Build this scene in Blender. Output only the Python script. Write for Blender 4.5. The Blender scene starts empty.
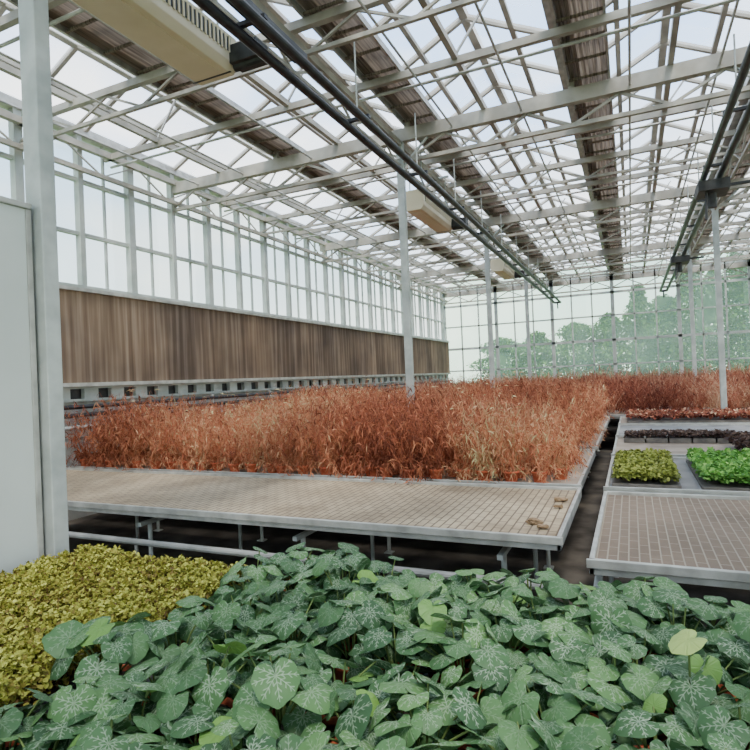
import bpy, math, random
import numpy as np
from mathutils import Matrix, Vector
random.seed(3); rng=np.random.default_rng(3)
H=1.7
scene=bpy.context.scene

# ---------------------------------------------------------------- materials
def newmat(name):
    m=bpy.data.materials.new(name); m.use_nodes=True
    nt=m.node_tree; nt.nodes.clear()
    out=nt.nodes.new('ShaderNodeOutputMaterial')
    return m,nt,out
def N(nt,t,**kw):
    n=nt.nodes.new(t)
    for k,v in kw.items(): setattr(n,k,v)
    return n
def principled(nt,out,rough=.6,metal=0.,spec=.4):
    p=N(nt,'ShaderNodeBsdfPrincipled'); p.inputs['Roughness'].default_value=rough
    p.inputs['Metallic'].default_value=metal
    p.inputs['Specular IOR Level'].default_value=spec
    nt.links.new(p.outputs[0],out.inputs[0]); return p
def ramp(nt,stops,interp='LINEAR'):
    r=N(nt,'ShaderNodeValToRGB'); cr=r.color_ramp; cr.interpolation=interp
    while len(cr.elements)<len(stops): cr.elements.new(.5)
    for e,(p,c) in zip(cr.elements,stops):
        e.position=p; e.color=(*c,1) if len(c)==3 else c
    return r
def noisemat(name,c1,c2,scale=5,rough=.6,metal=0,bump=0,stretch=(1,1,1),spec=.4,lo=.35,hi=.65):
    m,nt,out=newmat(name); p=principled(nt,out,rough,metal,spec)
    tc=N(nt,'ShaderNodeTexCoord'); mp=N(nt,'ShaderNodeMapping'); mp.inputs['Scale'].default_value=stretch
    nz=N(nt,'ShaderNodeTexNoise'); nz.inputs['Scale'].default_value=scale; nz.inputs['Detail'].default_value=5
    nt.links.new(tc.outputs['Object'],mp.inputs[0]); nt.links.new(mp.outputs[0],nz.inputs[0])
    r=ramp(nt,[(lo,c1),(hi,c2)]); nt.links.new(nz.outputs[0],r.inputs[0]); nt.links.new(r.outputs[0],p.inputs['Base Color'])
    if bump:
        b=N(nt,'ShaderNodeBump'); b.inputs['Strength'].default_value=bump; b.inputs['Distance'].default_value=.02
        nt.links.new(nz.outputs[0],b.inputs['Height']); nt.links.new(b.outputs[0],p.inputs['Normal'])
    return m
def tintmat(name,stops,rough=.7,noise=0.,trans=0.25,spec=.25):
    """colour picked from a ramp by per-vertex attribute 'tint'"""
    m,nt,out=newmat(name)
    at=N(nt,'ShaderNodeAttribute',attribute_name='tint')
    r=ramp(nt,stops)
    nt.links.new(at.outputs['Fac'],r.inputs[0])
    p=N(nt,'ShaderNodeBsdfPrincipled'); p.inputs['Roughness'].default_value=rough; p.inputs['Specular IOR Level'].default_value=spec
    t=N(nt,'ShaderNodeBsdfTranslucent'); mx=N(nt,'ShaderNodeMixShader'); mx.inputs[0].default_value=trans
    nt.links.new(r.outputs[0],p.inputs['Base Color']); nt.links.new(r.outputs[0],t.inputs[0])
    nt.links.new(p.outputs[0],mx.inputs[1]); nt.links.new(t.outputs[0],mx.inputs[2]); nt.links.new(mx.outputs[0],out.inputs[0])
    return m
def glassmat(name,lo,hi,tint=(1,1,1),diff=(.8,.85,.85),scale=(1,1,1)):
    """thin dusty pane: transparent + scattering film; pane-to-pane variation"""
    m,nt,out=newmat(name)
    tc=N(nt,'ShaderNodeTexCoord'); mp=N(nt,'ShaderNodeMapping'); mp.inputs['Scale'].default_value=scale
    nt.links.new(tc.outputs['Object'],mp.inputs[0])
    fl=N(nt,'ShaderNodeVectorMath',operation='FLOOR'); nt.links.new(mp.outputs[0],fl.inputs[0])
    wn=N(nt,'ShaderNodeTexWhiteNoise'); nt.links.new(fl.outputs[0],wn.inputs[0])
    nz=N(nt,'ShaderNodeTexNoise'); nz.inputs['Scale'].default_value=1.3; nz.inputs['Detail'].default_value=4
    nt.links.new(tc.outputs['Object'],nz.inputs[0])
    ad=N(nt,'ShaderNodeMath',operation='MULTIPLY_ADD'); ad.inputs[1].default_value=.5
    nt.links.new(wn.outputs['Value'],ad.inputs[0])
    h=N(nt,'ShaderNodeMath',operation='MULTIPLY'); h.inputs[1].default_value=.6; nt.links.new(nz.outputs[0],h.inputs[0]); nt.links.new(h.outputs[0],ad.inputs[2])
    mr=N(nt,'ShaderNodeMapRange'); mr.inputs['To Min'].default_value=lo; mr.inputs['To Max'].default_value=hi
    nt.links.new(ad.outputs[0],mr.inputs['Value'])
    tr=N(nt,'ShaderNodeBsdfTransparent'); tr.inputs[0].default_value=(*tint,1)
    d=N(nt,'ShaderNodeBsdfDiffuse'); d.inputs[0].default_value=(*diff,1)
    tl=N(nt,'ShaderNodeBsdfTranslucent'); tl.inputs[0].default_value=(*diff,1)
    m1=N(nt,'ShaderNodeMixShader'); m1.inputs[0].default_value=.75
    nt.links.new(d.outputs[0],m1.inputs[1]); nt.links.new(tl.outputs[0],m1.inputs[2])
    m2=N(nt,'ShaderNodeMixShader'); nt.links.new(mr.outputs[0],m2.inputs[0]); nt.links.new(tr.outputs[0],m2.inputs[1]); nt.links.new(m1.outputs[0],m2.inputs[2])
    gl=N(nt,'ShaderNodeBsdfGlossy'); gl.inputs['Roughness'].default_value=.08
    m3=N(nt,'ShaderNodeMixShader'); m3.inputs[0].default_value=.03
    nt.links.new(m2.outputs[0],m3.inputs[1]); nt.links.new(gl.outputs[0],m3.inputs[2]); nt.links.new(m3.outputs[0],out.inputs[0])
    return m

M={}
M['steel']=noisemat('galvanised_steel',(.36,.38,.36),(.52,.54,.51),6,.45,.15)
M['pipe']=noisemat('grey_pipe_paint',(.22,.22,.20),(.34,.33,.31),6,.5,.1)
M['white']=noisemat('white_painted_steel',(.34,.37,.34),(.50,.52,.48),3,.5,.0)
M['cream']=noisemat('cream_roof_steel',(.25,.23,.19),(.42,.39,.33),3,.5,.0)
M['alu']=noisemat('aluminium',(.33,.32,.29),(.50,.49,.45),8,.4,.3)
M['black']=noisemat('black_pipe_paint',(.012,.013,.016),(.03,.032,.036),9,.4,0)
M['dark']=noisemat('dark_plastic',(.02,.02,.02),(.05,.05,.05),9,.5,0)
M['tray']=noisemat('grey_brown_tray',(.08,.07,.065),(.16,.14,.12),9,.7,0)
M['beige']=noisemat('beige_casing',(.72,.62,.42),(.80,.70,.50),3,.5,0)
M['panel']=noisemat('white_panel',(.54,.57,.53),(.60,.63,.59),1.5,.45,0)
M['terracotta']=noisemat('terracotta_pot',(.42,.08,.035),(.58,.14,.06),12,.8,0)
M['soil']=noisemat('potting_soil',(.02,.013,.009),(.06,.04,.028),40,.95,0,.5)
M['floor']=noisemat('earth_floor',(.03,.024,.019),(.12,.10,.08),2.5,.9,0,.4)
M['ground']=noisemat('outdoor_grass',(.08,.17,.04),(.22,.27,.10),.6,.95,0)
M['bark']=noisemat('bark',(.10,.08,.06),(.2,.17,.13),9,.9,0)
M['stone']=noisemat('clod',(.16,.10,.05),(.30,.20,.12),20,.95,0,.5)
M['conc']=noisemat('concrete_curb',(.36,.36,.33),(.50,.49,.46),4,.85,0)
M['roofglass']=glassmat('roof_glass',0,.55,(.94,.97,1.0),(.74,.79,.80),(1/1.064,1/.845,.01))
M['sideglass']=glassmat('side_glass',.25,.55,(.88,.95,.92),(.70,.77,.73),(.01,1/.868,.4))
M['backglass']=glassmat('back_glass',.12,.36,(.74,.92,.78),(.56,.78,.62),(1/.71,.01,.4))

def padmat():
    m,nt,out=newmat('cooling_pad'); p=principled(nt,out,.9,0,.1)
    tc=N(nt,'ShaderNodeTexCoord')
    mp=N(nt,'ShaderNodeMapping'); mp.inputs['Scale'].default_value=(1,14,.5); nt.links.new(tc.outputs['Object'],mp.inputs[0])
    nz=N(nt,'ShaderNodeTexNoise'); nz.inputs['Scale'].default_value=1.; nz.inputs['Detail'].default_value=6; nt.links.new(mp.outputs[0],nz.inputs[0])
    nb=N(nt,'ShaderNodeTexNoise'); nb.inputs['Scale'].default_value=.9; nb.inputs['Detail'].default_value=3; nt.links.new(tc.outputs['Object'],nb.inputs[0])
    mp2=N(nt,'ShaderNodeMapping'); mp2.inputs['Scale'].default_value=(.01,1/.62,.01); nt.links.new(tc.outputs['Object'],mp2.inputs[0])
    fl=N(nt,'ShaderNodeVectorMath',operation='FLOOR'); nt.links.new(mp2.outputs[0],fl.inputs[0])
    wn=N(nt,'ShaderNodeTexWhiteNoise'); nt.links.new(fl.outputs[0],wn.inputs[0])
    r=ramp(nt,[(.28,(.11,.08,.06)),(.5,(.18,.135,.10)),(.75,(.31,.25,.195))]); nt.links.new(nz.outputs[0],r.inputs[0])
    mx=N(nt,'ShaderNodeMix',data_type='RGBA',blend_type='MULTIPLY'); mx.inputs[0].default_value=1
    r2=ramp(nt,[(0,(.70,.68,.68)),(1,(1.2,1.15,1.1))]); nt.links.new(wn.outputs['Value'],r2.inputs[0])
    nt.links.new(r.outputs[0],mx.inputs[6]); nt.links.new(r2.outputs[0],mx.inputs[7])
    mx2=N(nt,'ShaderNodeMix',data_type='RGBA',blend_type='MULTIPLY'); mx2.inputs[0].default_value=1
    r3=ramp(nt,[(.35,(.72,.72,.75)),(.65,(1.2,1.16,1.1))]); nt.links.new(nb.outputs[0],r3.inputs[0])
    nt.links.new(mx.outputs[2],mx2.inputs[6]); nt.links.new(r3.outputs[0],mx2.inputs[7]); nt.links.new(mx2.outputs[2],p.inputs['Base Color'])
    b=N(nt,'ShaderNodeBump'); b.inputs['Strength'].default_value=.2; nt.links.new(nz.outputs[0],b.inputs['Height']); nt.links.new(b.outputs[0],p.inputs['Normal'])
    return m
M['pad']=padmat()
def curtainmat():
    m,nt,out=newmat('folded_shade_cloth')
    p=N(nt,'ShaderNodeBsdfPrincipled'); p.inputs['Roughness'].default_value=.85
    tc=N(nt,'ShaderNodeTexCoord')
    mp=N(nt,'ShaderNodeMapping'); mp.inputs['Scale'].default_value=(70,1.5,1); nt.links.new(tc.outputs['Object'],mp.inputs[0])
    nz=N(nt,'ShaderNodeTexNoise'); nz.inputs['Scale'].default_value=1.; nz.inputs['Detail'].default_value=3; nt.links.new(mp.outputs[0],nz.inputs[0])
    r=ramp(nt,[(.30,(.11,.085,.065)),(.70,(.36,.30,.24))]); nt.links.new(nz.outputs[0],r.inputs[0]); nt.links.new(r.outputs[0],p.inputs['Base Color'])
    t=N(nt,'ShaderNodeBsdfTranslucent'); nt.links.new(r.outputs[0],t.inputs[0])
    mx=N(nt,'ShaderNodeMixShader'); mx.inputs[0].default_value=.3; nt.links.new(p.outputs[0],mx.inputs[1]); nt.links.new(t.outputs[0],mx.inputs[2]); nt.links.new(mx.outputs[0],out.inputs[0])
    return m
M['curtain']=curtainmat()
def traymat(name,c_hi,c_lo,c_line,sx=.055,sy=.16,line=.10):
    m,nt,out=newmat(name); p=principled(nt,out,.75,0,.25)
    tc=N(nt,'ShaderNodeTexCoord')
    nz=N(nt,'ShaderNodeTexNoise'); nz.inputs['Scale'].default_value=1.6; nz.inputs['Detail'].default_value=6; nz.inputs['Roughness'].default_value=.7
    nt.links.new(tc.outputs['Object'],nz.inputs[0])
    r=ramp(nt,[(.33,c_lo),(.66,c_hi)]); nt.links.new(nz.outputs[0],r.inputs[0])
    br=N(nt,'ShaderNodeTexBrick'); br.offset=.5; br.inputs['Scale'].default_value=1
    br.inputs['Brick Width'].default_value=sy; br.inputs['Row Height'].default_value=sx; br.inputs['Mortar Size'].default_value=sx*line
    br.inputs['Mortar Smooth'].default_value=.3
    rot=N(nt,'ShaderNodeMapping'); rot.inputs['Rotation'].default_value=(0,0,math.pi/2); nt.links.new(tc.outputs['Object'],rot.inputs[0]); nt.links.new(rot.outputs[0],br.inputs[0])
    mx=N(nt,'ShaderNodeMix',data_type='RGBA'); nt.links.new(br.outputs['Fac'],mx.inputs[0]); nt.links.new(r.outputs[0],mx.inputs[6]); mx.inputs[7].default_value=(*c_line,1)
    nt.links.new(mx.outputs[2],p.inputs['Base Color'])
    b=N(nt,'ShaderNodeBump'); b.inputs['Strength'].default_value=.6; b.inputs['Distance'].default_value=.01; b.invert=True
    nt.links.new(br.outputs['Fac'],b.inputs['Height']); nt.links.new(b.outputs[0],p.inputs['Normal'])
    return m
M['trayL']=traymat('bench_tray_beige',(.48,.38,.25),(.22,.165,.105),(.14,.10,.07),.055,.16)
M['trayR']=traymat('bench_tray_slotted',(.22,.16,.115),(.145,.105,.075),(.30,.25,.19),.05,.15,.09)
M['trayG']=noisemat('bench_liner_grey',(.15,.145,.145),(.27,.255,.25),3,.6)
M['brown_tray']=noisemat('bench_liner_brown',(.20,.155,.115),(.34,.275,.215),3,.7)

M['dried']=tintmat('dried_foliage',[(0,(.18,.055,.03)),(.3,(.43,.135,.07)),(.6,(.60,.25,.125)),(.85,(.70,.42,.24)),(1,(.62,.54,.28))],.85,trans=.3)
M['redfol']=tintmat('dried_foliage_red',[(0,(.11,.032,.025)),(.4,(.30,.085,.05)),(.8,(.52,.21,.12)),(1,(.70,.48,.31))],.85,trans=.3)
M['yellow']=tintmat('chartreuse_leaf',[(0,(.11,.06,.02)),(.3,(.22,.18,.03)),(.65,(.33,.335,.05)),(1,(.50,.49,.11))],.6,trans=.25)
M['lime']=tintmat('lime_leaf',[(0,(.11,.13,.03)),(.5,(.23,.26,.045)),(1,(.38,.40,.09))],.6)
M['bright']=tintmat('lettuce_leaf',[(0,(.06,.18,.03)),(.5,(.15,.36,.06)),(1,(.32,.55,.13))],.5)
M['sprout']=tintmat('dark_sprout_leaf',[(0,(.04,.025,.025)),(.5,(.11,.065,.05)),(1,(.22,.15,.11))],.6)
M['tree']=tintmat('tree_leaf',[(0,(.03,.08,.015)),(.5,(.08,.165,.035)),(1,(.17,.28,.08))],.7)
M['stem']=tintmat('leaf_stalk',[(0,(.09,.14,.04)),(1,(.20,.27,.08))],.6,trans=.1)

def leafmat():
    m,nt,out=newmat('silver_veined_leaf')
    L=nt.links.new
    uv=N(nt,'ShaderNodeUVMap',uv_map='UVMap'); sep=N(nt,'ShaderNodeSeparateXYZ'); L(uv.outputs[0],sep.inputs[0])
    def math_(op,a,b=None,c=None):
        n=N(nt,'ShaderNodeMath',operation=op)
        for i,v in enumerate((a,b,c)):
            if v is None: continue
            if isinstance(v,(int,float)): n.inputs[i].default_value=v
            else: L(v,n.inputs[i])
        return n.outputs[0]
    x=math_('MULTIPLY_ADD',sep.outputs[0],2,-1); y=math_('MULTIPLY_ADD',sep.outputs[1],2,-1)
    ang=math_('ARCTAN2',x,y)
    r=math_('SQRT',math_('ADD',math_('MULTIPLY',x,x),math_('MULTIPLY',y,y)))
    k=math.radians(42)
    fr=math_('SUBTRACT',math_('FRACT',math_('ADD',math_('DIVIDE',ang,k),10.5)),.5)
    t=math_('MULTIPLY',math_('MULTIPLY',math_('ABSOLUTE',fr),k),r)     # distance from main vein
    at=N(nt,'ShaderNodeAttribute',attribute_name='tint')
    comb=N(nt,'ShaderNodeCombineXYZ'); L(x,comb.inputs[0]); L(y,comb.inputs[1]); L(math_('MULTIPLY',at.outputs['Fac'],37),comb.inputs[2])
    nz=N(nt,'ShaderNodeTexNoise'); nz.inputs['Scale'].default_value=3.5; nz.inputs['Detail'].default_value=2; L(comb.outputs[0],nz.inputs[0])
    sec=math_('SINE',math_('ADD',math_('MULTIPLY',math_('SUBTRACT',r,math_('MULTIPLY',t,1.2)),28),math_('MULTIPLY',nz.outputs[0],5)))
    secm=math_('GREATER_THAN',sec,.62)
    band=math_('MULTIPLY',math_('LESS_THAN',r,.74),math_('GREATER_THAN',r,.12))
    near=math_('LESS_THAN',t,.12)
    sil=math_('MULTIPLY',math_('MULTIPLY',secm,band),near)
    vm=math_('MULTIPLY',math_('LESS_THAN',t,.018),math_('LESS_THAN',r,.82))
    silver=math_('MINIMUM',math_('ADD',math_('MULTIPLY',sil,.42),math_('MULTIPLY',vm,.45)),.65)
    # variegation strength varies per leaf
    wn=N(nt,'ShaderNodeTexWhiteNoise',noise_dimensions='1D'); L(math_('MULTIPLY',at.outputs['Fac'],913.),wn.inputs['W'])
    silver=math_('MULTIPLY',silver,math_('MULTIPLY_ADD',wn.outputs['Value'],.8,.18))
    g=ramp(nt,[(0,(.036,.088,.034)),(.5,(.072,.155,.058)),(.86,(.115,.23,.075)),(.95,(.17,.32,.065)),(1,(.38,.48,.15))]); L(at.outputs['Fac'],g.inputs[0])
    silc=N(nt,'ShaderNodeRGB'); silc.outputs[0].default_value=(.50,.60,.44,1)
    keep=math_('LESS_THAN',at.outputs['Fac'],.88)
    mx=N(nt,'ShaderNodeMix',data_type='RGBA'); L(math_('MULTIPLY',silver,keep),mx.inputs[0]); L(g.outputs[0],mx.inputs[6]); L(silc.outputs[0],mx.inputs[7])
    p=N(nt,'ShaderNodeBsdfPrincipled'); p.inputs['Roughness'].default_value=.48; p.inputs['Specular IOR Level'].default_value=.28
    L(mx.outputs[2],p.inputs['Base Color'])
    b=N(nt,'ShaderNodeBump'); b.inputs['Strength'].default_value=.4; b.inputs['Distance'].default_value=.004
    L(math_('MINIMUM',math_('DIVIDE',t,.06),1),b.inputs['Height']); L(b.outputs[0],p.inputs['Normal'])
    tl=N(nt,'ShaderNodeBsdfTranslucent'); L(mx.outputs[2],tl.inputs[0])
    ms=N(nt,'ShaderNodeMixShader'); ms.inputs[0].default_value=.2; L(p.outputs[0],ms.inputs[1]); L(tl.outputs[0],ms.inputs[2]); L(ms.outputs[0],out.inputs[0])
    return m
M['leaf']=leafmat()

# ---------------------------------------------------------------- geometry helpers
def empty(name,parent=None):
    e=bpy.data.objects.new(name,None); scene.collection.objects.link(e); e.empty_display_size=.2
    if parent: e.parent=parent
    return e
class B:
    def __init__(s): s.v=[]; s.f=[]; s.m=[]; s.mats=[]
    def mi(s,mat):
        if mat not in s.mats: s.mats.append(mat)
        return s.mats.index(mat)
    def add(s,vs,fs,mat):
        o=len(s.v); s.v+= [tuple(q) for q in vs]; i=s.mi(mat)
        for f in fs: s.f.append(tuple(o+k for k in f)); s.m.append(i)
    def box(s,x0,x1,y0,y1,z0,z1,mat):
        vs=[(x,y,z) for z in (z0,z1) for y in (y0,y1) for x in (x0,x1)]
        s.add(vs,[(0,2,3,1),(4,5,7,6),(0,1,5,4),(2,6,7,3),(0,4,6,2),(1,3,7,5)],mat)
    def beam(s,a,b,w,h,mat):
        a=Vector(a);b=Vector(b);d=(b-a).normalized()
        up=Vector((0,0,1)) if abs(d.z)<.95 else Vector((0,1,0))
        sx=d.cross(up).normalized(); u=sx.cross(d).normalized()
        vs=[p+sx*i*w/2+u*j*h/2 for p in(a,b) for i,j in((-1,-1),(1,-1),(1,1),(-1,1))]
        s.add(vs,[(3,2,1,0),(4,5,6,7),(0,1,5,4),(1,2,6,5),(2,3,7,6),(3,0,4,7)],mat)
    def tube(s,a,b,r,mat,n=10,r2=None):
        a=Vector(a);b=Vector(b);d=(b-a).normalized(); r2=r if r2 is None else r2
        up=Vector((0,0,1)) if abs(d.z)<.95 else Vector((0,1,0))
        sx=d.cross(up).normalized(); u=sx.cross(d).normalized()
        vs=[]
        for p,rr in((a,r),(b,r2)):
            for i in range(n):
                t=2*math.pi*i/n; vs.append(p+sx*math.cos(t)*rr+u*math.sin(t)*rr)
        fs=[(i,(i+1)%n,n+(i+1)%n,n+i) for i in range(n)]+[tuple(range(n-1,-1,-1)),tuple(range(n,2*n))]
        s.add(vs,fs,mat)
    def quad(s,a,b,c,d,mat): s.add([a,b,c,d],[(0,1,2,3)],mat)
    def make(s,name,parent=None,bevel=0,smooth=False):
        me=bpy.data.meshes.new(name); me.from_pydata([(x,y,z+H) for x,y,z in s.v],[],s.f)
        for mt in s.mats: me.materials.append(M[mt])
        me.polygons.foreach_set('material_index',s.m)
        if smooth: me.polygons.foreach_set('use_smooth',[True]*len(s.f))
        me.update(); o=bpy.data.objects.new(name,me); scene.collection.objects.link(o)
        if parent: o.parent=parent
        if bevel:
            b=o.modifiers.new('bev','BEVEL'); b.width=bevel; b.segments=2; b.limit_method='ANGLE'
        return o

def npmesh(name,V,Q,mat,tint=None,uv=None,parent=None,smooth=True):
    V=np.asarray(V,dtype=np.float32).copy(); V[:,2]+=H; Q=np.asarray(Q,dtype=np.int32)
    me=bpy.data.meshes.new(name); k=Q.shape[1]
    me.vertices.add(len(V)); me.vertices.foreach_set('co',V.ravel())
    me.loops.add(Q.size); me.loops.foreach_set('vertex_index',Q.ravel())
    me.polygons.add(len(Q)); me.polygons.foreach_set('loop_start',np.arange(0,Q.size,k,dtype=np.int32)); 
    me.polygons.foreach_set('loop_total',np.full(len(Q),k,dtype=np.int32))
    if smooth: me.polygons.foreach_set('use_smooth',np.ones(len(Q),dtype=bool))
    me.update(calc_edges=True)
    if tint is not None:
        a=me.attributes.new('tint','FLOAT','POINT'); a.data.foreach_set('value',np.asarray(tint,dtype=np.float32))
    if uv is not None:
        l=me.uv_layers.new(name='UVMap'); l.data.foreach_set('uv',np.asarray(uv,dtype=np.float32)[Q.ravel()].ravel())
    me.materials.append(M[mat]); me.validate()
    o=bpy.data.objects.new(name,me); scene.collection.objects.link(o)
    if parent: o.parent=parent
    return o
def inst(TV,TQ,R,T,tint,tuv=None,tt=None):
    n=len(T); k=len(TV)
    V=np.einsum('nij,kj->nki',R,TV)+T[:,None,:]
    Q=(TQ[None]+ (np.arange(n)*k)[:,None,None]).reshape(-1,TQ.shape[1])
    tn=np.repeat(tint,k)
    if tt is not None: tn=np.clip(tn+np.tile(tt,n),0,1)
    u=None if tuv is None else np.tile(tuv,(n,1))
    return V.reshape(-1,3),Q,tn,u
class Acc:
    def __init__(s): s.V=[];s.Q=[];s.t=[];s.u=[];s.n=0
    def add(s,V,Q,t,u=None):
        s.V.append(V); s.Q.append(Q+s.n); s.t.append(t); s.n+=len(V)
        if u is not None: s.u.append(u)
    def make(s,name,mat,parent=None,smooth=True,xmin=None):
        V=np.vstack(s.V)
        if xmin is not None: V[:,0]=np.where(V[:,0]<xmin,xmin+(xmin-V[:,0])*.3,V[:,0])
        return npmesh(name,V,np.vstack(s.Q),mat,np.concatenate(s.t),np.vstack(s.u) if s.u else None,parent,smooth)
def frames(o_az,alpha,scale,roll=None):
    n=len(o_az); o=np.stack([np.cos(o_az),np.sin(o_az),np.zeros(n)],1); up=np.array([0,0,1.])
    nn=up*np.cos(alpha)[:,None]+o*np.sin(alpha)[:,None]
    tt=o*np.cos(alpha)[:,None]-up*np.sin(alpha)[:,None]
    xx=np.cross(tt,nn)
    if roll is not None:
        c=np.cos(roll)[:,None]; s_=np.sin(roll)[:,None]
        xx,nn=xx*c+nn*s_, nn*c-xx*s_
    return np.stack([xx,tt,nn],2)*scale[:,None,None]

# ---------------------------------------------------------------- room shell (z measured from eye level, floor = -1.7)
SP=2.128
XL,Y0,Y1=-6.90,-2.9,22.4
XR=XL+8*SP
ZG=3.58; RH=.54
GX=[XL+SP*i for i in range(9)]
CX=[-2.76,1.55,5.87]
CY=[-2.9,2.02,7.24,12.28,17.32,22.4]
b=B(); b.box(XL,XR,Y0,Y1,-1.8,-1.7,'floor'); b.make('floor')
b=B(); b.quad((-80,-40,-1.75),(80,-40,-1.75),(80,120,-1.75),(-80,120,-1.75),'ground'); b.make('ground')
b=B()
for i in range(8):
    x0,x1=GX[i],GX[i+1]; xm=(x0+x1)/2; zr=ZG+RH
    b.quad((x0,Y0,ZG),(xm,Y0,zr),(xm,Y1,zr),(x0,Y1,ZG),'roofglass')
    b.quad((xm,Y0,zr),(x1,Y0,ZG),(x1,Y1,ZG),(xm,Y1,zr),'roofglass')
b.make('ceiling')
rf=empty('greenhouse_roof_frame')
b=B()
for i in range(8):
    x0,x1=GX[i],GX[i+1]; xm=(x0+x1)/2; zr=ZG+RH
    b.beam((xm,Y0,zr+.01),(xm,Y1,zr+.01),.09,.09,'cream')
    y=Y0
    while y<=Y1+.01:
        for xa in (x0,x1): b.beam((xa,y,ZG),(xm,y,zr),.05,.06,'cream')
        y+=.845
    for f in (.5,):
        for xa in (x0,x1): b.beam((xa+(xm-xa)*f,Y0,ZG+RH*f-.03),(xa+(xm-xa)*f,Y1,ZG+RH*f-.03),.055,.05,'cream')
    y=Y0+1.2
    while y<Y1:
        b.beam((xm,y,3.42),(xm+.38,y,ZG+RH*.62),.022,.022,'alu'); y+=2.535
b.make('glazing_bars',rf)
b=B()
for x in GX:
    b.box(x-.10,x+.10,Y0,Y1,ZG-.03,ZG+.03,'alu')
    b.box(x-.12,x-.10,Y0,Y1,ZG-.03,ZG+.08,'alu'); b.box(x+.10,x+.12,Y0,Y1,ZG-.03,ZG+.08,'alu')
b.make('gutters',rf)
b=B()
for x in GX[1:-1]:
    xc=x+.20; j=0
    xs=np.linspace(xc-.22,xc+.22,14)
    for a_,c_ in zip(xs[:-1],xs[1:]):
        j+=1; z0=3.47+(.05 if j%2 else 0); z1=3.47+(0 if j%2 else .05)
        b.quad((a_,Y0+.1,z0),(c_,Y0+.1,z1),(c_,Y1-.1,z1),(a_,Y1-.1,z0),'curtain')
    b.box(xc-.24,xc-.215,Y0+.1,Y1-.1,3.43,3.50,'alu'); b.box(xc+.215,xc+.24,Y0+.1,Y1-.1,3.43,3.50,'alu')
    y=Y0+.3
    while y<Y1-.2:
        b.box(xc-.22,xc+.22,y,y+.025,3.44,3.465,'curtain'); y+=.4225
b.make('folded_shade_cloth',rf)
b=B()
def lattice(y,zt,zb,step,th):
    n=int((XR-XL)/step); x=XL
    for i in range(n):
        za,zb_=(zb,zt) if i%2==0 else (zt,zb)
        b.beam((x,y,za),(x+step,y,zb_),th,th,'cream'); x+=step
for k,y in enumerate(CY):
    b.box(XL,XR,y-.05,y+.05,3.22,3.39,'cream')
    b.box(XL,XR,y-.025,y+.025,2.93,2.98,'cream')
    lattice(y,3.22,2.96,.532,.03)
for k in range(len(CY)-1):
    for f in (.25,.5,.75):
        y=CY[k]+(CY[k+1]-CY[k])*f
        if f==.5:
            b.box(XL,XR,y-.035,y+.035,3.34,3.42,'cream'); b.box(XL,XR,y-.02,y+.02,3.08,3.12,'cream'); lattice(y,3.34,3.10,.532,.024)
        else:
            b.box(XL,XR,y-.03,y+.03,3.34,3.42,'cream')
            b.tube((XL,y+.12,3.30),(XR,y+.12,3.30),.018,'alu',6)
for x in GX: 
    for y in CY: b.box(x-.035,x+.035,y-.035,y+.035,3.36,3.57,'cream')
b.make('cross_trusses',rf)
b=B()
for i in range(8):
    for f in (.3,.72):
        x=GX[i]+SP*f
        b.tube((x,Y0,3.27),(x,Y1,3.27),.014,'alu',6)
    x=GX[i]+SP*.5
    b.beam((x,Y0,3.42),(x,Y1,3.42),.06,.07,'cream')
for x in CX:
    b.beam((x,Y0,3.2),(x,Y1,3.2),.06,.07,'cream')
    b.beam((x,Y0,2.9),(x,Y1,2.9),.035,.035,'cream')
    y=Y0;i=0
    while y<Y1-.6:
        za,zb=(2.9,3.2) if i%2==0 else (3.2,2.9)
        b.beam((x,y,za),(x,y+.62,zb),.022,.022,'cream'); y+=.62;i+=1
for z,w in ((3.38,.08),(3.05,.06)):
    b.beam((XL+.14,Y0,z),(XL+.14,Y1,z),w,w,'cream')
y=Y0;i=0
while y<Y1-.6:
    za,zb=(3.05,3.38) if i%2==0 else (3.38,3.05)
    b.beam((XL+.14,y,za),(XL+.14,y+.62,zb),.02,.02,'cream'); y+=.62;i+=1
b.make('longitudinal_girders',rf)

# columns
COLS=[]
for x in CX:
    for y in CY[:-1]:
        near=(x<0 and 0<y<3)
        xx,yy=(-2.80,2.00) if near else (x,y)
        COLS.append((xx,yy))
        b=B(); w=.062 if near else .05
        b.box(xx-w,xx+w,yy-w*.7,yy+w*.7,-1.7,3.24,'steel')
        b.box(xx-.1,xx+.1,yy-.1,yy+.1,-1.7,-1.66,'steel')
        b.beam((xx,yy,2.85),(xx+.4,yy,3.22),.03,.03,'steel'); b.beam((xx,yy,2.85),(xx-.4,yy,3.22),.03,.03,'steel')
        b.make('steel_column',bevel=.006)

# left wall
wl=empty('wall_left'); P=.868
b=B(); b.box(XL-.1,XL+.06,Y0,Y1,-1.7,-.62,'conc'); 
b.quad((XL-.03,Y0,-.62),(XL-.03,Y1,-.62),(XL-.03,Y1,ZG),(XL-.03,Y0,ZG),'sideglass')
b.make('curb_and_glazing',wl)
b=B()
y=7.21-P*11; i=0
while y<=Y1:
    w=.055 if i%2==0 else .038
    b.box(XL-.02,XL+.08,y-w,y+w,-.62,ZG,'white'); y+=P; i+=1
y=7.21-P*10.5
while y<=Y1:
    b.box(XL-.02,XL+.02,y-.014,y+.014,1.4,ZG,'white'); y+=P
for z in (1.42,2.18,2.93,3.47): b.box(XL-.02,XL+.05,Y0,Y1,z-.025,z+.025,'white')
b.box(XL-.02,XL+.13,Y0,Y1,1.37,1.45,'white')
b.make('mullions',wl)
b=B(); b.box(XL+.06,XL+.22,Y0,Y1-.3,.11,1.35,'pad'); b.make('cooling_pad',wl)
b=B()
b.box(XL+.05,XL+.26,Y0,Y1-.3,1.34,1.385,'alu'); b.box(XL+.05,XL+.26,Y0,Y1-.3,.065,.115,'alu')
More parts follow.
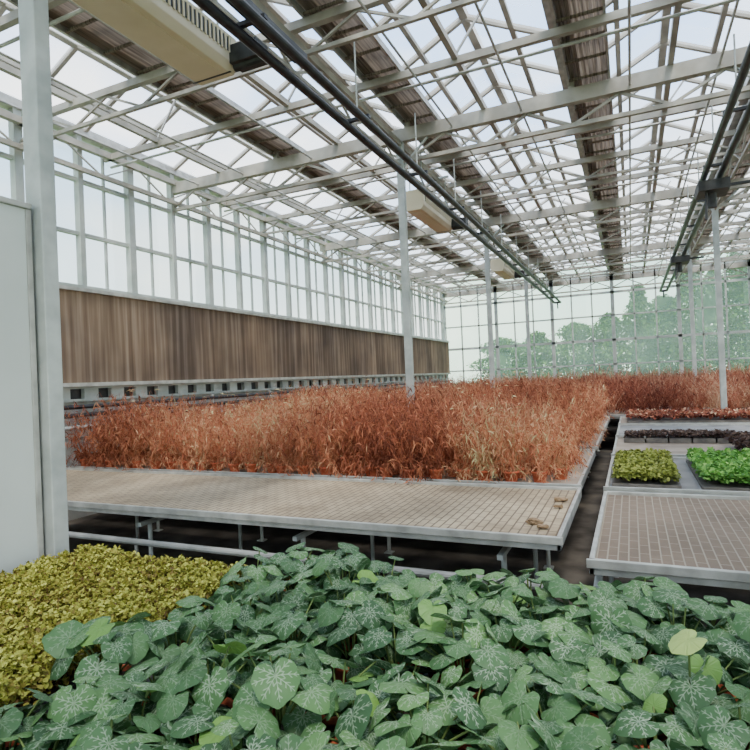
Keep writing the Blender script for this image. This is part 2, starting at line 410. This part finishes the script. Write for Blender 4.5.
b.box(XL+.07,XL+.16,Y0,Y1-.3,.035,.065,'white'); b.box(XL+.07,XL+.16,Y0,Y1-.3,-.135,-.10,'white')
y=Y0
while y<Y1-.4:
    b.box(XL+.08,XL+.15,y,y+.22,-.10,.035,'white'); y+=.434
b.box(XL+.055,XL+.072,Y0,Y1-.3,-.10,.035,'dark')
b.box(XL+.06,XL+.07,Y0,Y1-.3,-.62,-.135,'conc')
b.make('pad_frame',wl)
hp=B()
for z in (-.20,-.31,-.47): hp.tube((XL+.32,Y0+.2,z),(XL+.32,Y1-.4,z),.03,'black' if z>-.4 else 'steel')
y=Y0+.4
while y<Y1-.5:
    hp.box(XL+.30,XL+.34,y-.015,y+.015,-1.7,-.14,'steel'); y+=1.7
hp.make('wall_heating_pipes')

# back wall
wb=empty('wall_back')
b=B(); b.box(XL,XR,Y1-.03,Y1+.1,-1.7,-.85,'conc')
b.quad((XL,Y1+.02,-.85),(XR,Y1+.02,-.85),(XR,Y1+.02,ZG),(XL,Y1+.02,ZG),'backglass')
for i in range(8):
    b.add([(GX[i],Y1+.02,ZG),(GX[i+1],Y1+.02,ZG),((GX[i]+GX[i+1])/2,Y1+.02,ZG+RH)],[(0,1,2)],'backglass')
b.make('curb_and_glazing',wb)
b=B(); x=XL;i=0
while x<=XR+.01:
    w=.06 if i%3==0 else .024
    b.box(x-w,x+w,Y1-.05,Y1+.01,-.85,ZG,'white'); x+=SP/3; i+=1
for z,w in ((-.82,.035),(.17,.026),(1.06,.045),(1.96,.026),(2.8,.04),(3.45,.05)): b.box(XL,XR,Y1-.05,Y1+.01,z-w,z+w,'white')
b.make('mullions',wb)
b=B()
for z in (-.55,-.45): b.tube((XL+.4,Y1-.25,z),(XR-.4,Y1-.25,z),.028,'steel')
x=XL+.6
while x<XR-.4:
    b.box(x-.015,x+.015,Y1-.27,Y1-.23,-1.7,-.43,'steel'); x+=1.6
b.make('end_wall_heating_pipes')
for nm,q,cb in (('wall_right',[(XR,Y0,-.85),(XR,Y1,-.85),(XR,Y1,ZG),(XR,Y0,ZG)],(XR-.05,XR+.05,Y0,Y1)),('wall_front',[(XL,Y0,-.85),(XR,Y0,-.85),(XR,Y0,ZG),(XL,Y0,ZG)],(XL,XR,Y0-.05,Y0+.05))):
    b=B(); b.quad(*q,'sideglass'); b.box(*cb,-1.7,-.85,'conc')
    if nm=='wall_right':
        y=Y0
        while y<=Y1: b.box(XR-.05,XR,y-.03,y+.03,-.85,ZG,'white'); y+=P
    else:
        x=XL
        while x<=XR: b.box(x-.03,x+.03,Y0,Y0+.05,-.85,ZG,'white'); x+=SP/2
    b.make(nm)

# white partition panel beside near post
b=B(); b.box(-2.86,-2.80,-1.3,1.94,-1.7,.95,'panel'); b.box(-2.875,-2.785,-1.3,1.94,.95,.98,'alu')
b.box(-2.868,-2.792,1.91,1.94,-1.7,.95,'alu')
b.make('partition_panel',bevel=.004)

# ---------------------------------------------------------------- overhead rail pipes
def rails(xa,xb,yend,name):
    e=empty(name); b=B(); xm=(xa+xb)/2; z=2.46
    for x in (xa,xb): b.tube((x,-2.5,z),(x,yend,z),.038,'black',14)
    y=-1.8
    while y<yend:
        b.box(xa-.03,xb+.03,y-.02,y+.02,z+.035,z+.065,'black')
        b.tube((xm,y,z+.06),(xm,y,3.26),.009,'steel',6)
        y+=1.68
    b.tube((xa,yend,z),(xb,yend,z),.038,'black'); b.tube((xm,yend,z),(xm,yend,z-.22),.022,'black')
    b.make('pipes',e); return e
e=rails(-2.40,-2.20,21.2,'overhead_rail_pipes')
b=B(); b.box(-2.36,-2.24,1.0,3.9,2.56,2.60,'black'); b.make('cable_duct',e)
e=rails(.97,1.16,20.6,'overhead_rail_pipes')
b=B()
for y in (8.5,14.0): 
    b.box(.90,1.26,y,y+.45,2.27,2.40,'dark'); b.tube((1.07,y+.2,2.27),(1.07,y+.2,2.08),.055,'dark',12); b.beam((1.26,y+.2,2.35),(1.55,y+.2,2.35),.035,.035,'dark')
    b.tube((1.0,y+.1,2.27),(.98,y+.05,1.9),.015,'dark',6)
b.make('trolley_motor',e)

def unit(y0,y1,x0=-3.17,x1=-2.80):
    z0,z1=2.46,2.76
    e=empty('hanging_ventilation_unit'); b=B()
    prof=[(x0,z0+.05),(x0+.05,z0),(x1-.04,z0),(x1,z0+.06),(x1,z1-.03),(x1-.03,z1),(x0+.03,z1),(x0,z1-.03)]
    n=len(prof); vs=[(p[0],y0,p[1]) for p in prof]+[(p[0],y1,p[1]) for p in prof]
    b.add(vs,[(i,(i+1)%n,n+(i+1)%n,n+i) for i in range(n)]+[tuple(range(n-1,-1,-1)),tuple(range(n,2*n))],'beige')
    b.make('casing',e,bevel=.006)
    b=B()
    b.box(x1-.002,x1+.004,y0+.08,y1-.08,z0+.13,z1-.06,'dark')
    y=y0+.1
    while y<y1-.1:
        b.box(x1,x1+.012,y,y+.016,z0+.12,z1-.055,'beige'); y+=.045
    b.box(x0+.08,x1-.09,y0+.1,y1-.1,z0-.006,z0+.001,'beige')
    b.box(x0+.02,x1-.02,y1-.07,y1-.055,z0-.004,z0+.001,'dark')
    b.make('grille',e)
    b=B()
    for y in (y0+.15,y1-.15):
        b.tube((x0+.06,y,z1),(x0+.06,y,3.36),.009,'steel',6); b.tube((x1-.06,y,z1),(x1-.06,y,3.36),.009,'steel',6)
        b.beam((x0,y,3.35),(x1,y,3.35),.03,.03,'steel')
    b.box(x1,x1+.25,y1-.10,y1+.06,2.50,2.64,'dark'); b.tube((x1,y1-.03,2.5),(-2.45,y1-.03,2.5),.035,'dark')
    b.make('hangers',e)
unit(2.1,3.66,-3.16,-2.74); unit(7.85,9.35,-2.98,-2.66); unit(13.6,15.0,-2.98,-2.66)

# ---------------------------------------------------------------- benches
def bench(name,x0,x1,y0,y1,mat,zt=-.95,legx=None):
    e=empty(name); b=B()
    b.box(x0+.02,x1-.02,y0+.02,y1-.02,zt-.05,zt-.012,mat); b.make('tray',e)
    b=B(); t=.025
    b.box(x0,x1,y0,y0+t,zt-.065,zt+.012,'alu'); b.box(x0,x1,y1-t,y1,zt-.065,zt+.012,'alu')
    b.box(x0,x0+t,y0,y1,zt-.065,zt+.012,'alu'); b.box(x1-t,x1,y0,y1,zt-.065,zt+.012,'alu')
    b.box(x0-.012,x1+.012,y0-.014,y0,zt-.03,zt+.016,'alu')
    b.make('rim',e,bevel=.004)
    b=B(); w=y1-y0
    b.tube((x0+.1,y0+w*.22,zt-.12),(x1-.1,y0+w*.22,zt-.12),.02,'pipe'); b.tube((x0+.1,y1-w*.22,zt-.12),(x1-.1,y1-w*.22,zt-.12),.02,'pipe')
    xs=legx or list(np.arange(x1-.3,x0,-1.5))
    for x in xs:
        for y in (y0+.16,y1-.16):
            b.tube((x,y,-1.7),(x,y,zt-.14),.018,'steel',10); b.box(x-.04,x+.04,y-.04,y+.04,-1.7,-1.69,'steel')
        b.beam((x,y0+.05,zt-.15),(x,y1-.05,zt-.15),.035,.03,'steel')
    b.make('legs',e)
    return e
bench('rolling_bench',-6.45,-.40,3.32,4.80,'trayL',legx=[-5.1,-3.68,-2.2,-.76])
for y0,y1,mt in [(2.98,4.70,'trayR'),(4.86,6.60,'trayG'),(8.64,10.36,'trayG'),(10.52,12.12,'brown_tray')]: bench('rolling_bench',-.23,4.6,y0,y1,mt)
bench('rolling_bench',-.23,1.42,6.76,8.48,'brown_tray'); bench('rolling_bench',1.70,4.6,6.76,8.48,'brown_tray')
for y0,y1 in ((4.90,7.10),(7.40,9.66),(9.80,12.08)): bench('rolling_bench',-6.5,-.42,y0,y1,'brown_tray')
for y0,y1 in ((12.46,14.7),(14.85,17.12),(17.54,19.8),(19.95,22.05)): bench('rolling_bench',-6.3,8.6,y0,y1,'brown_tray')
bench('plant_bench',-2.70,1.40,.35,2.16,'trayG')
b=B()
b.tube((-6.4,3.26,-1.20),(-.3,3.26,-1.20),.024,'pipe'); b.tube((-6.4,2.9,-1.36),(1.3,2.9,-1.36),.022,'pipe')
for x in np.arange(-6.2,0,1.3): b.tube((x,3.26,-1.7),(x,3.26,-1.20),.014,'pipe'); b.tube((x,2.9,-1.7),(x,2.9,-1.36),.012,'pipe')
b.make('underbench_heating_pipes')
import bmesh
def clod(x,y,s,z):
    bm=bmesh.new(); bmesh.ops.create_icosphere(bm,subdivisions=3,radius=1)
    ph=random.random()*9
    for v in bm.verts:
        c=v.co; k=1+.22*math.sin(5*c.x+ph)+.18*math.sin(7*c.y+ph*2)+.12*math.sin(11*c.z)
        v.co=Vector((c.x*s*k*1.5+x,c.y*s*k+y,c.z*s*.5*k+z+H))
    me=bpy.data.meshes.new('soil_clod'); bm.to_mesh(me); bm.free(); me.materials.append(M['stone'])
    o=bpy.data.objects.new('soil_clod',me); scene.collection.objects.link(o)
for x,y,s in ((-.60,3.66,.036),(-.53,3.56,.022),(-.52,4.35,.03),(-.50,4.12,.02)): clod(x,y,s,-.945)

def pots(name,pts,r,h,z,parent=None):
    n=14; TV=[];TQ=[]
    rings=[(r*.72,0),(r*.95,h*.8),(r*1.05,h*.8),(r*1.05,h),(r*.92,h),(r*.9,h*.82)]
    for rr,zz in rings:
        for i in range(n): TV.append((rr*math.cos(2*math.pi*i/n),rr*math.sin(2*math.pi*i/n),zz))
    for k in range(len(rings)-1):
        for i in range(n): TQ.append((k*n+i,k*n+(i+1)%n,(k+1)*n+(i+1)%n,(k+1)*n+i))
    TV=np.array(TV);TQ=np.array(TQ)
    T=np.array([(p[0],p[1],z) for p in pts]); R=np.repeat(np.eye(3)[None],len(T),0)
    V,Q,t,_=inst(TV,TQ,R,T,np.zeros(len(T)))
    npmesh(name,V,Q,'terracotta',t,None,parent)
    DV=np.array([(r*.9*math.cos(2*math.pi*i/12),r*.9*math.sin(2*math.pi*i/12),h*.84) for i in range(12)]+[(0,0,h*.86)])
    DQ=np.array([(12,2*i,2*i+1,(2*i+2)%12) for i in range(6)])
    V,Q,t,_=inst(DV,DQ,R,T,np.zeros(len(T))); npmesh(name+'_soil',V,Q,'soil',t,None,parent)

# ---------------------------------------------------------------- foreground plants
def leaf_template(seed):
    r_=np.random.default_rng(seed)
    ang=np.radians([0,10,26,50,90,120,145,160,172,180]); rad=[1.02,.94,.89,.88,.84,.79,.71,.60,.38,.12]
    na=36; nr=6
    th=np.linspace(-math.pi,math.pi,na,endpoint=True)
    ro=np.interp(np.abs(th),ang,rad)*(1+.03*np.sin(9*th+r_.random()*6))
    V=[];U=[]
    for j in range(nr+1):
        f=j/nr
        rr=ro*f; x=rr*np.sin(th)*.98; y=rr*np.cos(th)
        z=-.22*f**2.2*(.7+.3*np.cos(th)) + .12*np.abs(x) +.05*np.sin(3*th+seed)*f**2 + .03*np.cos(th/math.radians(42)*2*math.pi)*f*(1-f)*2
        V.append(np.stack([x,y,z],1)); U.append(np.stack([x/ro.max()*.5+.5,y/ro.max()*.5+.5],1))
    V=np.vstack(V);U=np.vstack(U)
    Q=np.array([(j*na+i,j*na+i+1,(j+1)*na+i+1,(j+1)*na+i) for j in range(nr) for i in range(na-1)])
    return V,Q,U
fp=empty('silver_veined_foliage_plants')
centers=[]
yy=.50; row=0
while yy<2.08:
    xx=-1.42+(row%2)*.09
    while xx<1.26:
        centers.append((xx+rng.normal(0,.02),yy+rng.normal(0,.02))); xx+=.19
    yy+=.172; row+=1
acc=Acc()
templates=[leaf_template(s) for s in range(5)]
L_az=[];L_al=[];L_s=[];L_T=[];L_t=[];L_k=[];base=[]
for cx,cy in centers:
    n=int(rng.integers(15,20)); ph=rng.random()*6.28; ptint=rng.normal(0,.10); hgt=rng.normal(0,.026)
    for i in range(n):
        f=(i+.5)/n; rr=.14*math.sqrt(f)+rng.normal(0,.01); az=ph+i*2.4+rng.normal(0,.2)
        z=-.75+hgt-.09*f**1.3+rng.normal(0,.018)
        L_T.append((cx+rr*math.cos(az),cy+rr*math.sin(az),z)); L_az.append(az+rng.normal(0,.35)); L_al.append(.20+.52*f+rng.normal(0,.26))
        L_s.append((.070-.012*(1-f))*rng.uniform(.62,1.15)); 
        t=min(max(.44+ptint+rng.normal(0,.22),0),.86)
        if rng.random()<.035: t=rng.uniform(.89,.95)
        L_t.append(t); L_k.append(int(rng.integers(0,5))); base.append((cx+.02*math.cos(az),cy+.02*math.sin(az),-.87))
L_T.append((.10,1.56,-.665)); L_az.append(-2.6);L_al.append(.35);L_s.append(.055);L_t.append(.99);L_k.append(1);base.append((.10,1.58,-.87))
L_az=np.array(L_az);L_al=np.array(L_al);L_s=np.array(L_s);L_T=np.array(L_T);L_t=np.array(L_t);L_k=np.array(L_k);base=np.array(base)
R=frames(L_az,L_al,L_s,rng.normal(0,.28,len(L_az)))
for k in range(5):
    s_=L_k==k; TV,TQ,TU=templates[k]
    acc.add(*inst(TV,TQ,R[s_],L_T[s_],L_t[s_],TU))
acc.make('leaves','leaf',fp)
def stalks(P0,P1,r,tint,seg=3,sides=4):
    n=len(P0)
    d=P1-P0; hz=d.copy(); hz[:,2]=0
    a=np.cross(d,[0,0,1.]); a/=np.linalg.norm(a,axis=1)[:,None]+1e-9; c=np.cross(a,d); c/=np.linalg.norm(c,axis=1)[:,None]+1e-9
    rings=[]
    for j in range(seg+1):
        f=j/seg; p=P0+d*f-hz*(f*(1-f))*.8
        for i in range(sides):
            t=2*math.pi*i/sides; rings.append(p+a*math.cos(t)*r+c*math.sin(t)*r)
    V=np.stack(rings,1).reshape(-1,3); k=(seg+1)*sides
    TQ=np.array([(j*sides+i,j*sides+(i+1)%sides,(j+1)*sides+(i+1)%sides,(j+1)*sides+i) for j in range(seg) for i in range(sides)])
    Q=(TQ[None]+(np.arange(n)*k)[:,None,None]).reshape(-1,4)
    return V,Q,np.repeat(tint,k)
V,Q,t=stalks(base,L_T,.0028,rng.random(len(base))); npmesh('stalks',V,Q,'stem',t,None,fp)
pots('pots',centers,.072,.10,-.962,fp)

def spoon(cup=.25):
    ys=[0,.25,.55,.85,1.0]; ws=[.06,.30,.42,.28,.04]; V=[]
    for y,w in zip(ys,ws):
        for s in (-1,0,1): V.append((s*w,y,abs(s)*cup*w*1.2 - .25*y*y))
    Q=[(j*3+i,j*3+i+1,(j+1)*3+i+1,(j+1)*3+i) for j in range(4) for i in range(2)]
    return np.array(V),np.array(Q)
SV,SQ=spoon()
def carpet(name,mat,x0,x1,y0,y1,zb,zt,n,size,tmean=.55,tsd=.22,parent=None,mound=.22,alsd=.55):
    nx=max(1,int((x1-x0)/mound)); ny=max(1,int((y1-y0)/mound))
    X=rng.uniform(x0,x1,n);Y=rng.uniform(y0,y1,n)
    u=((X-x0)/(x1-x0)*nx)%1-.5; v=((Y-y0)/(y1-y0)*ny)%1-.5
    dome=np.clip(1-(u*u+v*v)*1.8,0,1)
    nzv=.5+.5*np.sin(X*9+2*np.sin(Y*7))*np.cos(Y*8+X*3)
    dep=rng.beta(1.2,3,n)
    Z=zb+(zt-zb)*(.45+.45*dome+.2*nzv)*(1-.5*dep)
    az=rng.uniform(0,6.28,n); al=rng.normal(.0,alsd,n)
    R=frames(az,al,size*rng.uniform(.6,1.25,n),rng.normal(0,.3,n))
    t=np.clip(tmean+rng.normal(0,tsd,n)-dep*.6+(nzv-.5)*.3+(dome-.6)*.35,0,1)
    V,Q,t,_=inst(SV,SQ,R,np.stack([X,Y,Z],1),t)
    return npmesh(name,V,Q,mat,t,None,parent)
cp=empty('chartreuse_bedding_plants')
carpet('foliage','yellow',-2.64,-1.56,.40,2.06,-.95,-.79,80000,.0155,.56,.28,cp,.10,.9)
b=B(); b.box(-2.64,-1.56,.40,2.08,-.96,-.88,'dark'); b.box(-2.62,-1.58,.42,2.06,-.88,-.87,'soil'); b.make('growing_trays',cp)

tp=empty('seedling_tray_plants')
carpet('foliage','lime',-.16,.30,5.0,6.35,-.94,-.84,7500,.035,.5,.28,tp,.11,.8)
b=B(); b.box(-.18,.32,4.98,6.37,-.96,-.935,'tray'); b.make('trays',tp)
tp=empty('lettuce_tray_plants')
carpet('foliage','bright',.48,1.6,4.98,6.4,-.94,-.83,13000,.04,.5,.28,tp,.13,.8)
b=B(); b.box(.46,1.62,4.96,6.42,-.96,-.935,'tray'); b.make('trays',tp)
tp=empty('seedling_plug_trays'); b=B()
x=-.12
while x<1.1:
    b.box(x,x+.24,7.95,8.38,-.96,-.90,'tray'); x+=.26
b.make('trays',tp)
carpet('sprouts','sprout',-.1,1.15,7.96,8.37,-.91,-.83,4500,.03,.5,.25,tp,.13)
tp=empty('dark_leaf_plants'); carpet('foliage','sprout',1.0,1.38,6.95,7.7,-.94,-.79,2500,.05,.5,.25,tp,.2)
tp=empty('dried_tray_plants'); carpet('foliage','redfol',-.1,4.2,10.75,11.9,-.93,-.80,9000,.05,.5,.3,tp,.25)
b=B(); b.box(-.1,4.2,10.7,11.95,-.962,-.92,'tray'); b.make('trays',tp)

# ---------------------------------------------------------------- dried plants
def dried_template(seed,stems=24,height=.75,spread=.22,leaves=12,width=.0045,arch=.5,low=.22):
    r=np.random.default_rng(seed); V=[];Q=[];T=[]
    def addq(vs,t):
        o=len(V); V.extend(vs); Q.append((o,o+1,o+2,o+3)); T.extend([t]*4)
    for s in range(stems):
        az=r.uniform(0,6.28); out=spread*math.sqrt(r.random())*1.25; h=height*r.uniform(.5,1.08); droop=r.uniform(-.05,arch)
        if r.random()<low: h*=.42; out=spread*r.uniform(.5,1.0); droop=1.6
        p=[]
        for j in range(7):
            f=j/6
            x=out*f**1.2+ .04*math.sin(f*5+s); z=h*(f-droop*.9*max(0,f-.40)*1.3*f)
            wob=.03*math.sin(f*7+s*2)
            p.append(np.array([x*math.cos(az)-wob*math.sin(az),x*math.sin(az)+wob*math.cos(az),max(z,-.03)]))
        a2=r.uniform(0,3.14); w=np.array([math.cos(a2),math.sin(a2),0])*width
        tt=r.normal(.0,.14)
        for j in range(6):
            k0=1-j*.1;k1=1-(j+1)*.1
            addq([p[j]-w*k0,p[j]+w*k0,p[j+1]+w*k1,p[j+1]-w*k1],tt+.16)
        for l in range(leaves):
            f=r.uniform(.08,1.0); j=min(5,int(f*6)); q=p[j]+(p[j+1]-p[j])*(f*6-j)
            la=r.uniform(0,6.28); ln=r.uniform(.025,.085)
            d=np.array([math.cos(la),math.sin(la),r.uniform(-2.2,.6)]); d/=np.linalg.norm(d)
            sd=np.cross(d,r.normal(size=3)); sd/=np.linalg.norm(sd); ww=ln*r.uniform(.04,.12)
            e_=q+d*ln+np.array([0,0,-ln*.3]); mid=q+d*ln*.5
            addq([q,mid+sd*ww,e_,mid-sd*ww],tt+r.normal(0,.18))
    V=np.array(V); V[:,2]=np.maximum(V[:,2],-.035)
    return V,np.array(Q),np.array(T)
def drymass(name,mat,x0,x1,y0,y1,sp,tmpl,zb,tintf,hs=(.85,1.15),pot=True):
    e=empty(name); P=[]
    y=y0;r_=0
    while y<y1:
        x=x0+(r_%2)*sp/2
        while x<x1:
            px,py=x+rng.normal(0,sp*.18),y+rng.normal(0,sp*.15); px=min(max(px,x0),x1)
            if all(math.hypot(px-a,py-c)>.17 for a,c in COLS): P.append((px,py,zb))
            x+=sp
        y+=sp*.9; r_+=1
    P=np.array(P); n=len(P)
    az=rng.uniform(0,6.28,n); sc=rng.uniform(*hs,n)*(1+.10*np.sin(P[:,0]*1.7+P[:,1]*1.1))
    R=np.zeros((n,3,3)); R[:,0,0]=np.cos(az);R[:,0,1]=-np.sin(az);R[:,1,0]=np.sin(az);R[:,1,1]=np.cos(az);R[:,2,2]=1
    R*=sc[:,None,None]; t=tintf(P)
    acc=Acc(); k=rng.integers(0,len(tmpl),n)
    for i,(TV,TQ,TT) in enumerate(tmpl):
        m=k==i
        if m.any(): acc.add(*inst(TV,TQ,R[m],P[m],t[m],None,TT))
    acc.make('foliage',mat,e,False,xmin=-6.54)
    if pot: pots('pots',[(p[0],p[1]) for p in P if p[1]<y0+1.5],.07,.10,-.962,e)
    return e
def tf(P):
    t=.36+.16*np.sin(P[:,0]*1.3+1)+.10*np.sin(P[:,0]*3.1+P[:,1])+rng.normal(0,.09,len(P))
    t+=np.where((P[:,0]>-1.5)&(P[:,1]<6.6),.20,0)+np.where((P[:,0]>-4.7)&(P[:,0]<-3.6)&(P[:,1]<7),.15,0)
    return t
tm=[dried_template(s,58,.76,.29,16,.0026,.5,.34) for s in range(4)]
drymass('dried_potted_plants','dried',-6.40,-.54,5.04,11.7,.235,tm,-.905,tf,(.85,1.14))
tm2=[dried_template(s+20,22,.66,.28,13,.005) for s in range(3)]
def tf2(P): return .38+.25*np.sin(P[:,0]*1.9+P[:,1]*.8)+rng.normal(0,.14,len(P))+np.where(P[:,0]>1,.08,0)
drymass('dried_potted_shrubs','redfol',-6.1,8.4,12.75,21.6,.38,tm2,-.91,tf2,(1.05,1.4),pot=False)

# ---------------------------------------------------------------- trees outside
def tree(x,y,h,w,n=6000):
    e=empty('poplar_tree'); b=B(); b.tube((x,y,-1.75),(x,y,h*.8-1.7),.13,'bark',10,.03)
    for i in range(14):
        z=-1.7+h*(.2+.05*i); a=i*2.4; b.tube((x,y,z),(x+w*.6*math.cos(a),y+w*.6*math.sin(a),z+h*.12),.03,'bark',6,.01)
    b.make('trunk',e,smooth=True)
    f=rng.random(n); a=rng.uniform(0,6.28,n)
    rad=w*np.sin(np.clip(f*.86+.1,0,1)*math.pi)**.7*np.sqrt(rng.random(n))*(1+.30*np.sin(f*19+x)+.2*np.sin(a*3+f*11))
    T=np.stack([x+rad*np.cos(a),y+rad*np.sin(a),-1.7+h*(.04+.96*f)],1)
    R=frames(rng.uniform(0,6.28,n),rng.normal(.3,.7,n),rng.uniform(.12,.24,n))
    V,Q,t,_=inst(SV,SQ,R,T,np.clip(rng.normal(.5,.25,n),0,1)); npmesh('crown',V,Q,'tree',t,None,e)
for x,y,h,w in ((-9,44,4.4,2.2),(-6.2,43,4.6,2.0),(-3.4,42,5.0,1.8),(-1.2,41,5.4,1.5),(.6,40,7.0,1.0),(2.0,39,6.0,1.3),(3.3,38,8.6,1.0),(4.6,38,7.2,1.2),(5.8,37,9.2,1.0),(7.1,38,8.0,1.3),(8.6,38,9.8,1.3),(10.2,38,8.8,1.5),(12,38,9,1.5),(-19,26,5,2),(-17,16,4.6,1.8)):
    tree(x,y,h,w)
b=B(); b.box(-36,-24,-6,42,-1.75,1.6,'conc'); b.box(-36.3,-23.7,-6.3,42.3,1.6,1.9,'white')
for y in np.arange(-5,41,2.2): b.box(-24.02,-23.95,y,y+1.3,-.4,1.0,'trayG')
b.make('neighbouring_building')

# ---------------------------------------------------------------- sky, sun, camera
w=bpy.data.worlds.new('sky'); scene.world=w; w.use_nodes=True; nt=w.node_tree; nt.nodes.clear()
tc=N(nt,'ShaderNodeTexCoord'); sp_=N(nt,'ShaderNodeSeparateXYZ'); nt.links.new(tc.outputs['Generated'],sp_.inputs[0])
r=ramp(nt,[(0,(.84,.86,.80)),(.12,(.76,.84,.87)),(.40,(.40,.60,.92)),(1,(.27,.49,.90))]); nt.links.new(sp_.outputs[2],r.inputs[0])
nz=N(nt,'ShaderNodeTexNoise'); nz.inputs['Scale'].default_value=2.6; nz.inputs['Detail'].default_value=6
mp=N(nt,'ShaderNodeMapping'); mp.inputs['Scale'].default_value=(1,1,2.5); nt.links.new(tc.outputs['Generated'],mp.inputs[0]); nt.links.new(mp.outputs[0],nz.inputs[0])
cr=ramp(nt,[(.44,(0,0,0)),(.64,(1,1,1))]); nt.links.new(nz.outputs[0],cr.inputs[0])
mx=N(nt,'ShaderNodeMix',data_type='RGBA'); nt.links.new(cr.outputs[0],mx.inputs[0]); nt.links.new(r.outputs[0],mx.inputs[6]); mx.inputs[7].default_value=(.98,.96,.93,1)
bg=N(nt,'ShaderNodeBackground'); bg.inputs[1].default_value=4.1; nt.links.new(mx.outputs[2],bg.inputs[0])
o=N(nt,'ShaderNodeOutputWorld'); nt.links.new(bg.outputs[0],o.inputs[0])
sl=bpy.data.lights.new('sun','SUN'); sl.energy=9.0; sl.angle=math.radians(16); sl.color=(1,.94,.84)
so=bpy.data.objects.new('sun',sl); scene.collection.objects.link(so); so.location=(0,0,12)
so.rotation_euler=Vector((-.25,.40,-1)).to_track_quat('-Z','Y').to_euler()

Yv=Vector((256,7,-565)).normalized(); Xv=Vector((1245,57,565)).normalized(); Zv=Xv.cross(Yv).normalized(); Xv=Yv.cross(Zv).normalized()
cam=bpy.data.cameras.new('camera'); cam.sensor_width=36; cam.lens=565/750*36; cam.clip_start=.05; cam.clip_end=500
co=bpy.data.objects.new('camera',cam); scene.collection.objects.link(co)
mw=Matrix((Xv,Yv,Zv)).to_4x4(); mw.translation=(0,0,H); co.matrix_world=mw
scene.camera=co
